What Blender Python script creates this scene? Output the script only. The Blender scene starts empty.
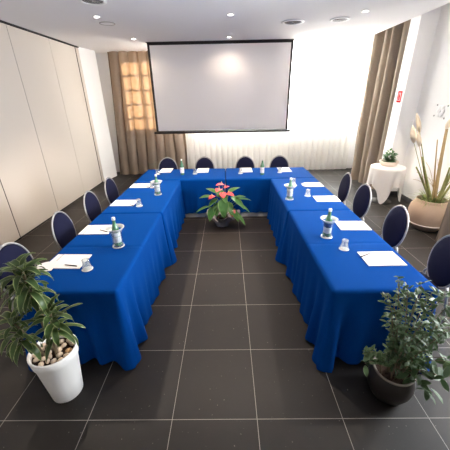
import bpy, bmesh, math, random
from math import sin, cos, pi, radians, exp, sqrt
from mathutils import Vector, Matrix, Quaternion

C = bpy.context.scene.collection
V = Vector

# ------------------------------------------------------------------ camera
cd = bpy.data.cameras.new('camera')
cam = bpy.data.objects.new('camera', cd); C.objects.link(cam)
cd.sensor_width = 36.0; cd.sensor_fit = 'HORIZONTAL'
cd.lens = 280.956 / 450 * 36
cd.clip_start = 0.05
yaw, pit, rol = -0.012672834, 0.425769094, -0.019721852
fwd = V((sin(yaw)*cos(pit), cos(yaw)*cos(pit), -sin(pit)))
rgt = V((cos(yaw), -sin(yaw), 0)); upv = rgt.cross(fwd)
r2 = rgt*cos(rol) + upv*sin(rol); u2 = -rgt*sin(rol) + upv*cos(rol)
cam.matrix_world = Matrix(((r2.x, u2.x, -fwd.x, 0.41614), (r2.y, u2.y, -fwd.y, -1.23933),
                           (r2.z, u2.z, -fwd.z, 2.06803), (0, 0, 0, 1)))
S = bpy.context.scene
S.camera = cam

# ------------------------------------------------------------------ exposure, world, lights
S.view_settings.view_transform = 'Standard'
S.view_settings.look = 'None'
S.view_settings.exposure = 0.80
S.view_settings.gamma = 1.0
S.view_settings.use_curve_mapping = False
S.cycles.max_bounces = 10
S.cycles.diffuse_bounces = 6
S.cycles.transparent_max_bounces = 16
S.cycles.sample_clamp_indirect = 6
S.cycles.caustics_reflective = False
S.cycles.caustics_refractive = False
S.cycles.use_denoising = True

W = bpy.data.worlds.new('daylight'); S.world = W; W.use_nodes = True
W.node_tree.nodes['Background'].inputs[0].default_value = (0.86, 0.93, 1.0, 1)
W.node_tree.nodes['Background'].inputs[1].default_value = 2.0

def area(name, loc, rot, sx, sy, power, col):
    l = bpy.data.lights.new(name, 'AREA'); l.shape = 'RECTANGLE'; l.size = sx; l.size_y = sy
    l.energy = power; l.color = col
    o = bpy.data.objects.new(name, l); C.objects.link(o); o.location = loc; o.rotation_euler = rot
    return o
# daylight arriving at the back windows and at the windows along the right-hand wall
area('daylight_back', (1.75, 7.95, 2.35), (radians(-90), 0, 0), 4.7, 1.9, 2300, (0.86, 0.93, 1.0))
area('daylight_corner', (-1.7, 7.95, 2.35), (radians(-90), 0, 0), 1.9, 1.7, 50, (1.0, 0.9, 0.78))
area('daylight_side', (4.9, 1.15, 1.75), (0, radians(90), 0), 2.0, 1.9, 340, (0.95, 0.97, 1.0))

sl = bpy.data.lights.new('low_sun', 'SUN'); sl.energy = 27.0; sl.color = (1.0, 0.86, 0.68); sl.angle = radians(0.5)
so = bpy.data.objects.new('low_sun', sl); C.objects.link(so); so.location = (-1.5, 12, 6); so.rotation_euler = (radians(-72), 0, radians(8))

LAMP_X = (-1.5, 0.495, 2.5); LAMP_Y = (5.6, 3.88, 2.16)
LAMP_W = 122
CEIL = 3.2
for lx in LAMP_X:
    for ly in LAMP_Y:
        l = bpy.data.lights.new('downlight_beam', 'SPOT'); l.energy = LAMP_W*(0.13 if ly > 5 else 1.0); l.color = (1.0, 0.84, 0.68)
        l.spot_size = radians(150 if ly > 5 else 96); l.spot_blend = 1.0 if ly > 5 else 0.6; l.shadow_soft_size = 0.04
        o = bpy.data.objects.new('downlight_beam', l); C.objects.link(o); o.location = (lx, ly, CEIL - 0.03)

# ------------------------------------------------------------------ helpers
def tag(o, label, cat, group=None):
    o['label'] = label; o['category'] = cat
    if group: o['group'] = group
    return o

class MB:
    def __init__(s):
        s.v = []; s.f = []; s.uv = {}; s.sm = []
    def add(s, vs, fs, smooth=True, uvs=None):
        b = len(s.v); s.v += [V(p) for p in vs]
        for f in fs:
            s.f.append([b+i for i in f]); s.sm.append(smooth)
        if uvs:
            for i, q in enumerate(uvs): s.uv[b+i] = q
        return b
    def box(s, x0, x1, y0, y1, z0, z1):
        vs = [(x, y, z) for z in (z0, z1) for y in (y0, y1) for x in (x0, x1)]
        s.add(vs, [(0,2,3,1),(4,5,7,6),(0,1,5,4),(2,6,7,3),(0,4,6,2),(1,3,7,5)], False)
    def prism(s, poly, z0, z1):
        n = len(poly)
        vs = [(x, y, z0) for x, y in poly] + [(x, y, z1) for x, y in poly]
        fs = [tuple(range(n-1, -1, -1)), tuple(range(n, 2*n))] + [(i, (i+1) % n, n+(i+1) % n, n+i) for i in range(n)]
        s.add(vs, fs, False)
    def lathe(s, prof, c=(0,0,0), n=24, cap=(False, False)):
        vs = []; fs = []
        for r, z in prof:
            for k in range(n):
                a = 2*pi*k/n; vs.append((c[0]+r*cos(a), c[1]+r*sin(a), c[2]+z))
        m = len(prof)
        for i in range(m-1):
            for k in range(n):
                k2 = (k+1) % n
                fs.append((i*n+k, i*n+k2, (i+1)*n+k2, (i+1)*n+k))
        if cap[0]: fs.append(tuple(range(n-1, -1, -1)))
        if cap[1]: fs.append(tuple(range((m-1)*n, m*n)))
        s.add(vs, fs)
    def tube(s, pts, r, n=8, closed=False, flat=None):
        pts = [V(p) for p in pts]; m = len(pts)
        rr = r if isinstance(r, (list, tuple)) else [r]*m
        vs = []; fs = []; prev = None
        for i, p in enumerate(pts):
            a = pts[(i-1) % m] if (closed or i > 0) else p
            b = pts[(i+1) % m] if (closed or i < m-1) else p
            t = (b-a).normalized()
            if prev is None:
                h = V((0,0,1)) if abs(t.z) < 0.9 else V((1,0,0))
                nx = t.cross(h).normalized()
            else:
                nx = (prev - t*prev.dot(t)).normalized()
            prev = nx; ny = t.cross(nx)
            for k in range(n):
                an = 2*pi*k/n
                vs.append(p + nx*(rr[i]*cos(an)) + ny*(rr[i]*sin(an)))
        for i in range(m if closed else m-1):
            j = (i+1) % m
            for k in range(n):
                k2 = (k+1) % n
                fs.append((i*n+k, i*n+k2, j*n+k2, j*n+k))
        if not closed:
            fs.append(tuple(range(n-1, -1, -1))); fs.append(tuple(range((m-1)*n, m*n)))
        s.add(vs, fs)
    def blob(s, c, r, seed=0, n=8, m=6, jit=0.12, rot=0):
        rnd = random.Random(seed); vs = []; fs = []
        for i in range(m+1):
            th = pi*i/m
            for k in range(n):
                a = 2*pi*k/n; q = 1 + rnd.uniform(-jit, jit)
                x = r[0]*sin(th)*cos(a)*q; y = r[1]*sin(th)*sin(a)*q; z = r[2]*cos(th)*(q if 0 < i < m else 1)
                if i in (0, m): x = y = 0
                vs.append((c[0]+x*cos(rot)-y*sin(rot), c[1]+x*sin(rot)+y*cos(rot), c[2]+z))
        for i in range(m):
            for k in range(n):
                k2 = (k+1) % n
                fs.append((i*n+k, (i+1)*n+k, (i+1)*n+k2, i*n+k2))
        s.add(vs, fs)
    def leaf(s, base, d, length, width, droop=0.3, shape='lance', fold=0.15, nseg=7, roll=0.0, wave=0.0):
        """a curved leaf blade: base point, starting direction, bending down by `droop` (radians per length)"""
        p = V(base); d = V(d).normalized()
        side = d.cross(V((0,0,1)))
        if side.length < 1e-3: side = V((1,0,0))
        side.normalize()
        if roll: side.rotate(Quaternion(d, roll))
        vs = []; uvs = []; fs = []
        for i in range(nseg+1):
            t = i/nseg
            if shape == 'lance': w = sin(pi*min(1, t**0.75*0.97+0.02))**0.8
            elif shape == 'heart': w = (sqrt(max(0, 1-((t-0.28)/0.30)**2)) if t < 0.28 else cos((t-0.28)/0.72*pi/2)**0.85)
            elif shape == 'oval': w = sin(pi*min(1, t*0.97+0.02))**0.6
            else: w = (1-t)**0.5*0.9+0.03
            w = max(w, 0.03)*width*0.5
            nrm = side.cross(d).normalized()
            wv = wave*sin(t*9)
            vs += [p - side*w + nrm*(w*fold+wv), p.copy(), p + side*w + nrm*(w*fold-wv)]
            uvs += [(0.0, t), (0.5, t), (1.0, t)]
            if i < nseg:
                p = p + d*(length/nseg)
                ax = d.cross(V((0,0,-1)))
                if ax.length > 1e-3:
                    d = d.copy(); d.rotate(Quaternion(ax.normalized(), droop/nseg))
        for i in range(nseg):
            a = i*3
            fs += [(a, a+1, a+4, a+3), (a+1, a+2, a+5, a+4)]
        s.add(vs, fs, True, uvs)
    def build(s, name, mat, parent=None, bevel=0, solid=0, weld=False):
        me = bpy.data.meshes.new(name)
        me.from_pydata([tuple(p) for p in s.v], [], s.f)
        me.polygons.foreach_set('use_smooth', s.sm)
        if s.uv:
            ul = me.uv_layers.new(name='UVMap')
            for lp in me.loops:
                ul.data[lp.index].uv = s.uv.get(lp.vertex_index, (0.5, 0.5))
        if weld:
            bm = bmesh.new(); bm.from_mesh(me); bmesh.ops.remove_doubles(bm, verts=bm.verts, dist=0.0004)
            bmesh.ops.recalc_face_normals(bm, faces=bm.faces); bm.to_mesh(me); bm.free()
        me.update()
        o = bpy.data.objects.new(name, me); C.objects.link(o)
        if mat: me.materials.append(mat)
        if parent: o.parent = parent
        if bevel:
            m = o.modifiers.new('bevel', 'BEVEL'); m.width = bevel; m.segments = 2; m.limit_method = 'ANGLE'
        if solid:
            m = o.modifiers.new('solid', 'SOLIDIFY'); m.thickness = solid; m.offset = 0
        return o

def box(*a):
    m = MB(); m.box(*a); return m
def lathe(prof, c=(0,0,0), n=24, cap=(False, False)):
    m = MB(); m.lathe(prof, c, n, cap); return m
def tube(*a, **k):
    m = MB(); m.tube(*a, **k); return m
def empty(name, loc, rz=0.0):
    o = bpy.data.objects.new(name, None); C.objects.link(o); o.location = loc; o.rotation_euler = (0, 0, rz)
    o.empty_display_size = 0.05
    return o
def copy_tree(o, parent=None):
    c = o.copy(); C.objects.link(c)
    if parent: c.parent = parent
    for ch in list(o.children): copy_tree(ch, c)
    return c
def struct(o):
    o['kind'] = 'structure'; return o

# ------------------------------------------------------------------ materials
def srgb(r, g, b):
    f = lambda c: (c/12.92 if c <= 0.04045 else ((c+0.055)/1.055)**2.4)
    return (f(r/255), f(g/255), f(b/255), 1)
def mat(name, col, rough=0.5, metal=0.0, spec=0.5, noise=0.0, nscale=20, bump=0.0, bscale=60, trans=0.0, sheen=0.0, tcol=None):
    m = bpy.data.materials.new(name); m.use_nodes = True
    nt = m.node_tree; b = nt.nodes['Principled BSDF']
    b.inputs['Base Color'].default_value = col
    b.inputs['Roughness'].default_value = rough
    b.inputs['Metallic'].default_value = metal
    b.inputs['Specular IOR Level'].default_value = spec
    if sheen:
        b.inputs['Sheen Weight'].default_value = sheen
    tc = nt.nodes.new('ShaderNodeTexCoord')
    if noise:
        nz = nt.nodes.new('ShaderNodeTexNoise'); nz.inputs['Scale'].default_value = nscale; nz.inputs['Detail'].default_value = 4
        nt.links.new(tc.outputs['Object'], nz.inputs['Vector'])
        mx = nt.nodes.new('ShaderNodeMix'); mx.data_type = 'RGBA'
        mx.inputs['A'].default_value = tuple(c*(1-noise) for c in col[:3])+(1,)
        mx.inputs['B'].default_value = tuple(min(1, c*(1+noise)) for c in col[:3])+(1,)
        nt.links.new(nz.outputs['Fac'], mx.inputs['Factor']); nt.links.new(mx.outputs['Result'], b.inputs['Base Color'])
    if bump:
        n2 = nt.nodes.new('ShaderNodeTexNoise'); n2.inputs['Scale'].default_value = bscale
        nt.links.new(tc.outputs['Object'], n2.inputs['Vector'])
        bp = nt.nodes.new('ShaderNodeBump'); bp.inputs['Strength'].default_value = bump; bp.inputs['Distance'].default_value = 0.01
        nt.links.new(n2.outputs['Fac'], bp.inputs['Height']); nt.links.new(bp.outputs['Normal'], b.inputs['Normal'])
    if trans:
        out = nt.nodes['Material Output']
        tr = nt.nodes.new('ShaderNodeBsdfTranslucent'); tr.inputs[0].default_value = tcol or col
        ms = nt.nodes.new('ShaderNodeMixShader'); ms.inputs[0].default_value = trans
        nt.links.new(b.outputs[0], ms.inputs[1]); nt.links.new(tr.outputs[0], ms.inputs[2]); nt.links.new(ms.outputs[0], out.inputs[0])
    return m
def clear(name, tint, gloss=0.12, body=0.0, bodycol=(0.9, 0.95, 0.93, 1), fres=0.6):
    m = bpy.data.materials.new(name); m.use_nodes = True
    nt = m.node_tree; nt.nodes.remove(nt.nodes['Principled BSDF']); out = nt.nodes['Material Output']
    t = nt.nodes.new('ShaderNodeBsdfTransparent'); t.inputs[0].default_value = tint
    g = nt.nodes.new('ShaderNodeBsdfGlossy'); g.inputs['Roughness'].default_value = 0.08
    lw = nt.nodes.new('ShaderNodeLayerWeight'); lw.inputs[0].default_value = 0.35
    ma = nt.nodes.new('ShaderNodeMath'); ma.operation = 'MULTIPLY_ADD'; ma.inputs[1].default_value = fres; ma.inputs[2].default_value = gloss; ma.use_clamp = True
    nt.links.new(lw.outputs['Fresnel'], ma.inputs[0])
    ms = nt.nodes.new('ShaderNodeMixShader'); nt.links.new(ma.outputs[0], ms.inputs[0])
    nt.links.new(t.outputs[0], ms.inputs[1]); nt.links.new(g.outputs[0], ms.inputs[2])
    last = ms
    if body:
        d = nt.nodes.new('ShaderNodeBsdfDiffuse'); d.inputs[0].default_value = bodycol
        m2 = nt.nodes.new('ShaderNodeMixShader'); m2.inputs[0].default_value = body
        nt.links.new(ms.outputs[0], m2.inputs[1]); nt.links.new(d.outputs[0], m2.inputs[2]); last = m2
    nt.links.new(last.outputs[0], out.inputs[0])
    return m
def leafmat(name, mid, edge, rough=0.45, e0=0.30, trans=0.18, noise=0.3):
    """green blade whose margin has its own colour (variegation)"""
    m = mat(name, mid, rough, spec=0.4, trans=trans)
    nt = m.node_tree; b = nt.nodes['Principled BSDF']
    uv = nt.nodes.new('ShaderNodeUVMap'); sp = nt.nodes.new('ShaderNodeSeparateXYZ'); nt.links.new(uv.outputs[0], sp.inputs[0])
    su = nt.nodes.new('ShaderNodeMath'); su.operation = 'SUBTRACT'; su.inputs[1].default_value = 0.5; nt.links.new(sp.outputs[0], su.inputs[0])
    ab = nt.nodes.new('ShaderNodeMath'); ab.operation = 'ABSOLUTE'; nt.links.new(su.outputs[0], ab.inputs[0])
    rp = nt.nodes.new('ShaderNodeValToRGB'); rp.color_ramp.elements[0].position = e0; rp.color_ramp.elements[0].color = mid
    rp.color_ramp.elements[1].position = min(0.5, e0+0.12); rp.color_ramp.elements[1].color = edge
    nt.links.new(ab.outputs[0], rp.inputs[0])
    tc = nt.nodes.new('ShaderNodeTexCoord'); nz = nt.nodes.new('ShaderNodeTexNoise'); nz.inputs['Scale'].default_value = 9
    nt.links.new(tc.outputs['Object'], nz.inputs['Vector'])
    hs = nt.nodes.new('ShaderNodeMix'); hs.data_type = 'RGBA'; hs.blend_type = 'MULTIPLY'; hs.inputs['Factor'].default_value = 1
    r2_ = nt.nodes.new('ShaderNodeMapRange'); r2_.inputs[1].default_value = 0.3; r2_.inputs[2].default_value = 0.7
    r2_.inputs[3].default_value = 1-noise; r2_.inputs[4].default_value = 1+noise
    nt.links.new(nz.outputs['Fac'], r2_.inputs[0]); nt.links.new(rp.outputs[0], hs.inputs['A']); nt.links.new(r2_.outputs[0], hs.inputs['B'])
    nt.links.new(hs.outputs['Result'], b.inputs['Base Color'])
    return m

def floor_mat():
    m = bpy.data.materials.new('slate_tiles'); m.use_nodes = True
    nt = m.node_tree; b = nt.nodes['Principled BSDF']; N = nt.nodes.new; L = nt.links.new
    tc = N('ShaderNodeTexCoord'); sp = N('ShaderNodeSeparateXYZ'); L(tc.outputs['Object'], sp.inputs[0])
    ds = []; ids = []
    for k in (0, 1):
        dv = N('ShaderNodeMath'); dv.operation = 'DIVIDE'; dv.inputs[1].default_value = 0.6; L(sp.outputs[k], dv.inputs[0])
        ad = N('ShaderNodeMath'); ad.operation = 'ADD'; ad.inputs[1].default_value = 0.5; L(dv.outputs[0], ad.inputs[0])
        fr = N('ShaderNodeMath'); fr.operation = 'FRACT'; L(ad.outputs[0], fr.inputs[0])
        s_ = N('ShaderNodeMath'); s_.operation = 'SUBTRACT'; s_.inputs[1].default_value = 0.5; L(fr.outputs[0], s_.inputs[0])
        a = N('ShaderNodeMath'); a.operation = 'ABSOLUTE'; L(s_.outputs[0], a.inputs[0]); ds.append(a)
        fl = N('ShaderNodeMath'); fl.operation = 'FLOOR'; L(dv.outputs[0], fl.inputs[0]); ids.append(fl)
    mn = N('ShaderNodeMath'); mn.operation = 'MINIMUM'; L(ds[0].outputs[0], mn.inputs[0]); L(ds[1].outputs[0], mn.inputs[1])
    lt = N('ShaderNodeMath'); lt.operation = 'LESS_THAN'; lt.inputs[1].default_value = 0.0036; L(mn.outputs[0], lt.inputs[0])
    cb = N('ShaderNodeCombineXYZ'); L(ids[0].outputs[0], cb.inputs[0]); L(ids[1].outputs[0], cb.inputs[1])
    wn = N('ShaderNodeTexWhiteNoise'); L(cb.outputs[0], wn.inputs['Vector'])
    nz = N('ShaderNodeTexNoise'); nz.inputs['Scale'].default_value = 5; nz.inputs['Detail'].default_value = 6; L(tc.outputs['Object'], nz.inputs['Vector'])
    av = N('ShaderNodeMath'); av.operation = 'MULTIPLY_ADD'; av.inputs[1].default_value = 0.35; L(wn.outputs['Value'], av.inputs[0]); L(nz.outputs['Fac'], av.inputs[2])
    rp = N('ShaderNodeValToRGB'); rp.color_ramp.elements[0].position = 0.3; rp.color_ramp.elements[0].color = FLOOR_A
    rp.color_ramp.elements[1].position = 1.0; rp.color_ramp.elements[1].color = FLOOR_B
    L(av.outputs[0], rp.inputs[0])
    # small pale scuffs
    vo = N('ShaderNodeTexNoise'); vo.inputs['Scale'].default_value = 45; vo.inputs['Detail'].default_value = 1; L(tc.outputs['Object'], vo.inputs['Vector'])
    gt = N('ShaderNodeMapRange'); gt.inputs[1].default_value = 0.74; gt.inputs[2].default_value = 0.8; gt.inputs[4].default_value = 0.5; L(vo.outputs['Fac'], gt.inputs[0])
    m0 = N('ShaderNodeMix'); m0.data_type = 'RGBA'; L(gt.outputs[0], m0.inputs['Factor']); L(rp.outputs[0], m0.inputs['A']); m0.inputs['B'].default_value = srgb(140, 132, 124)
    mx = N('ShaderNodeMix'); mx.data_type = 'RGBA'; L(lt.outputs[0], mx.inputs['Factor']); L(m0.outputs['Result'], mx.inputs['A']); mx.inputs['B'].default_value = srgb(150, 143, 136)
    L(mx.outputs['Result'], b.inputs['Base Color'])
    rr = N('ShaderNodeMapRange'); rr.inputs[3].default_value = 0.42; rr.inputs[4].default_value = 0.62; L(nz.outputs['Fac'], rr.inputs[0]); L(rr.outputs[0], b.inputs['Roughness'])
    b.inputs['Specular IOR Level'].default_value = 0.35
    return m
FLOOR_A = srgb(21, 18, 16); FLOOR_B = srgb(39, 33, 29)

M = {}
M['floor'] = floor_mat()
M['ceiling'] = mat('ceiling_paint', srgb(236, 234, 236), 0.9, spec=0.2)
M['white_wall'] = mat('white_wall_paint', srgb(248, 247, 246), 0.9, spec=0.2, noise=0.02, nscale=3)
M['cream'] = mat('cream_panel', srgb(204, 194, 183), 0.6, spec=0.3, noise=0.015, nscale=2)
M['black'] = mat('black_gap', srgb(22, 20, 20), 0.7)
M['dark_tile'] = mat('dark_skirting', srgb(62, 60, 60), 0.5)
M['blue'] = mat('blue_cloth', srgb(0, 57, 126), 0.9, spec=0.05, noise=0.05, nscale=60, bump=0.12, bscale=350)
M['table'] = mat('table_board', srgb(200, 196, 190), 0.5)
M['pale_metal'] = mat('pale_metal', srgb(226, 224, 220), 0.4)
M['navy'] = mat('navy_upholstery', srgb(20, 22, 48), 0.9, spec=0.2, noise=0.12, nscale=120, bump=0.1, bscale=300)
M['silver'] = mat('silver_tube', srgb(172, 170, 170), 0.4, metal=0.4)
M['screen'] = mat('screen_fabric', srgb(250, 246, 246), 0.9, spec=0.1, trans=0.05)
M['screen_black'] = mat('screen_border', srgb(26, 20, 20), 0.7)
M['beige'] = mat('beige_curtain', srgb(144, 131, 118), 0.9, spec=0.1, noise=0.06, nscale=40, bump=0.1, bscale=200, trans=0.16, tcol=srgb(174, 138, 104))  # orange of the sunlit patches put into the transmitted colour
M['beige_untinted'] = mat('untinted_beige_curtain', srgb(146, 132, 118), 0.9, spec=0.1, noise=0.06, nscale=40, bump=0.1, bscale=200, trans=0.05)  # same cloth without the orange tint, less translucent
M['sheer'] = mat('white_sheer', srgb(240, 238, 234), 0.9, spec=0.05, trans=0.6)
M['cloth_white'] = mat('white_cloth', srgb(242, 238, 234), 0.85, spec=0.1, bump=0.08, bscale=200, trans=0.1)
M['paper'] = mat('white_paper', srgb(226, 223, 220), 0.8, spec=0.2)
M['grey_line'] = mat('grey_print', srgb(112, 110, 112), 0.8)
M['ink'] = mat('black_plastic', srgb(20, 20, 24), 0.3)
M['glass'] = clear('clear_glass', (0.93, 0.96, 0.95, 1), 0.10, 0.16)
M['cooler'] = clear('clear_acrylic', (0.97, 0.99, 0.98, 1), 0.01, 0.02, fres=0.22); M['cooler_highlight'] = clear('acrylic_highlight', (0.95, 0.97, 0.96, 1), 0.15, 0.45, (0.92, 0.94, 0.94, 1))  # whitish body on rim and base ring paints their bright reflections
M['pane'] = clear('window_glass', (0.97, 0.98, 0.98, 1), 0.04)
M['bottle'] = mat('green_bottle_glass', srgb(96, 146, 112), 0.08, spec=0.8)
M['bottle'].node_tree.nodes['Principled BSDF'].inputs['Transmission Weight'].default_value = 0.15
M['label'] = mat('label_paper', srgb(236, 232, 234), 0.6)
M['label_blue'] = mat('label_blue', srgb(36, 62, 128), 0.5)
M['cap'] = mat('white_cap', srgb(232, 232, 230), 0.4)
M['white_pot'] = mat('white_glazed_pot', srgb(252, 250, 247), 0.5, noise=0.02, nscale=6)
M['terracotta'] = mat('pale_terracotta', srgb(178, 152, 130), 0.85, spec=0.2, noise=0.1, nscale=7, bump=0.15, bscale=30)
M['dark_pot'] = mat('dark_brown_pot', srgb(38, 33, 30), 0.4, noise=0.25, nscale=9)
M['pot_rim'] = mat('pale_pot_rim', srgb(120, 112, 100), 0.6)  # lighter tone than the pot body
M['soil'] = mat('soil', srgb(58, 44, 36), 0.95, spec=0.1, noise=0.4, nscale=40, bump=0.6, bscale=60)
M['pebble'] = mat('cream_pebble', srgb(212, 190, 166), 0.7, noise=0.18, nscale=18)
M['pebble2'] = mat('tan_pebble', srgb(192, 154, 108), 0.7, noise=0.15, nscale=18)
M['bowl'] = mat('cream_bowl', srgb(236, 222, 208), 0.5)
M['bark'] = mat('stem_bark', srgb(118, 104, 82), 0.8, noise=0.25, nscale=40)
M['green_stem'] = mat('green_stem', srgb(92, 116, 66), 0.6, noise=0.2, nscale=30)
M['dracaena'] = leafmat('dracaena_leaf', srgb(66, 88, 44), srgb(168, 178, 118), 0.4, 0.36)
M['dry'] = mat('dried_stalk', srgb(176, 148, 104), 0.8, noise=0.25, nscale=30, trans=0.1)
M['shrub'] = leafmat('shrub_leaf', srgb(64, 88, 52), srgb(120, 138, 104), 0.5, 0.38)
M['small_leaf'] = leafmat('small_leaf', srgb(74, 120, 74), srgb(120, 158, 112), 0.5, 0.38)
M['strap'] = leafmat('strap_leaf', srgb(96, 120, 58), srgb(150, 148, 92), 0.5, 0.38)
M['grassy'] = leafmat('grassy_leaf', srgb(132, 146, 84), srgb(176, 172, 116), 0.6, 0.36)
M['anth_leaf'] = leafmat('anthurium_leaf', srgb(66, 110, 54), srgb(120, 148, 84), 0.3, 0.40)
M['spathe'] = mat('red_spathe', srgb(226, 84, 88), 0.3, spec=0.6, noise=0.1, nscale=20, trans=0.15)
M['spadix'] = mat('spadix', srgb(236, 196, 150), 0.6)
M['plume'] = mat('pale_plume', srgb(236, 222, 200), 0.95, bump=0.4, bscale=120, trans=0.15)
M['cellophane'] = clear('cellophane', (0.85, 0.83, 0.85, 1), 0.2, 0.5, srgb(206, 198, 200))
M['red'] = mat('sign_red', srgb(150, 4, 10), 1.0, spec=0.0)
M['sign_pink'] = mat('sign_pale_red', srgb(226, 178, 178), 1.0, spec=0.0)
M['vent'] = mat('vent_white', srgb(236, 236, 236), 0.5)
M['vent_dark'] = mat('vent_gap', srgb(40, 40, 42), 0.8)
M['grille'] = mat('speaker_grille', srgb(190, 184, 182), 0.7)
M['frame_white'] = mat('window_frame', srgb(236, 236, 236), 0.5)
M['grey_ring'] = mat('grey_ring', srgb(150, 146, 144), 0.6)
lm = bpy.data.materials.new('lamp_glow'); lm.use_nodes = True
_b = lm.node_tree.nodes['Principled BSDF']; _b.inputs['Emission Color'].default_value = (1, 0.93, 0.82, 1); _b.inputs['Emission Strength'].default_value = 12
M['lamp'] = lm
lc = lm.copy(); lc.name = 'wall_fill_glow'; lc.node_tree.nodes['Principled BSDF'].inputs['Emission Strength'].default_value = 13  # glow of the added strip that lifts the right-hand wall
M['wall_fill'] = lc

# ------------------------------------------------------------------ room shell
YN, YB = -3.2, 7.45
struct(box(-3.6, 5.2, YN-0.2, 7.7, -0.1, 0.0).build('floor', M['floor']))
# main ceiling ends at x = 3.5; a higher curtain recess runs along the right-hand wall
m = MB(); m.box(-3.6, 3.5, YN-0.2, 7.7, CEIL, CEIL+0.12); m.box(3.5, 5.2, YN-0.2, 7.7, 3.5, 3.62); m.box(3.5, 3.56, YN-0.2, 7.7, CEIL+0.12, 3.5)
struct(m.build('ceiling', M['ceiling']))
# cream movable partition panels along the left
m = MB()
ys = [YN, -1.73, -0.58, 0.57, 1.72, 2.87, 4.02, 5.17, 6.21, 6.36]
gp = {2.87: 0.009, 4.02: 0.0045, 5.17: 0.003, 6.21: 0.02}
for a, b in zip(ys[:-1], ys[1:]):
    m.box(-3.08, -3.0, a+gp.get(a, 0.004), b-gp.get(b, 0.004), 0.035, 3.17)
struct(m.build('wall_left', M['cream'], bevel=0.002))
m = MB()
for a in ys[1:-1]: m.box(-3.05, -3.004, a-gp.get(a, 0.004), a+gp.get(a, 0.004), 0.0, 3.17)
struct(m.build('trim_2', M['black']))
struct(box(-3.3, -3.04, YN, 6.36, 0.0, CEIL).build('wall_left_core', M['black']))
struct(box(-3.09, -2.985, YN, 6.37, 3.178, CEIL).build('trim_1', M['black']))
m = MB(); m.prism([(-3.3, 6.36), (-3.0, 6.36), (-2.88, 7.0), (-3.3, 7.0)], 0, CEIL)
m.box(-3.6, -3.3, 6.3, 7.7, 0, CEIL)
struct(m.build('wall_corner', M['white_wall']))
# back wall: parapet, side piers, lintel around two window openings
m = MB(); m.box(-3.6, 5.2, YB, 7.7, 0, 1.38); m.box(-3.6, 5.2, YB, 7.7, 3.12, 3.5)
for a, b in ((-3.6, -2.4), (-0.85, -0.55), (4.1, 5.2)): m.box(a, b, YB, 7.7, 1.38, 3.12)
struct(m.build('wall_back', M['white_wall']))
def window(name, x0, x1, n, rows):
    m = MB(); y0, y1 = 7.52, 7.58; z0, z1 = 1.38, 3.12; w = 0.03
    m.box(x0, x1, y0, y1, z0, z0+w*1.5); m.box(x0, x1, y0, y1, z1-w*1.5, z1)
    for k in range(n+1):
        x = x0 + (x1-x0)*k/n; m.box(max(x0, x-w), min(x1, x+w), y0, y1, z0, z1)
    for k in range(1, rows): z = z0+(z1-z0)*k/rows; m.box(x0, x1, y0, y1, z-w*0.6, z+w*0.6)
    f = struct(m.build(name, M['frame_white']))
    p = box(x0+0.01, x1-0.01, 7.545, 7.553, z0+0.01, z1-0.01).build('window_pane', M['pane'], f); p['kind'] = 'structure'
window('window_1', -2.4, -0.85, 3, 5)
window('window_2', -0.55, 4.1, 5, 1)
# right-hand wall with a pillar, and a window opening out of frame
m = MB()
m.box(4.2, 4.5, YN, 0.2, 0, 3.5); m.box(4.2, 4.5, 2.1, 4.82, 0, 3.5); m.box(4.2, 4.5, 0.2, 2.1, 0, 0.7); m.box(4.2, 4.5, 0.2, 2.1, 2.75, 3.5)
m.box(4.35, 4.6, 4.82, 7.7, 0, 3.5)
struct(m.build('wall_right', M['white_wall']))
struct(box(3.88, 4.5, 4.82, 5.13, 0, 3.5).build('wall_pillar', M['white_wall']))
m = MB()
for a in (0.2, 1.12, 2.04): m.box(4.3, 4.36, a, a+0.06, 0.7, 2.75)
m.box(4.3, 4.36, 0.2, 2.1, 0.7, 0.76); m.box(4.3, 4.36, 0.2, 2.1, 2.69, 2.75)
f = struct(m.build('window_3', M['frame_white']))
p = box(4.325, 4.335, 0.22, 2.08, 0.72, 2.73).build('window_pane', M['pane'], f); p['kind'] = 'structure'
m = MB(); m.box(4.185, 4.2, YN, 4.82, 0, 0.09); m.box(3.865, 4.2, 4.805, 4.82, 0, 0.09); m.box(3.865, 3.88, 4.805, 5.13, 0, 0.09)
struct(m.build('baseboard_right', M['dark_tile']))
struct(box(-3.6, 5.2, YN-0.2, YN, 0, 3.5).build('wall_front', M['white_wall']))

# ------------------------------------------------------------------ unseen light strip, added to brighten the right-hand wall
cv = empty('wall_fill_light', (3.62, 0.6, 3.46)); tag(cv, 'unseen light strip added in the ceiling recess to brighten the white wall', 'light strip')
box(-0.03, 0.03, -3.4, 3.4, 0.012, 0.04).build('fill_casing', M['vent'], cv)
box(-0.025, 0.025, -3.38, 3.38, 0.0, 0.012).build('fill_strip', M['wall_fill'], cv)
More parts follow.
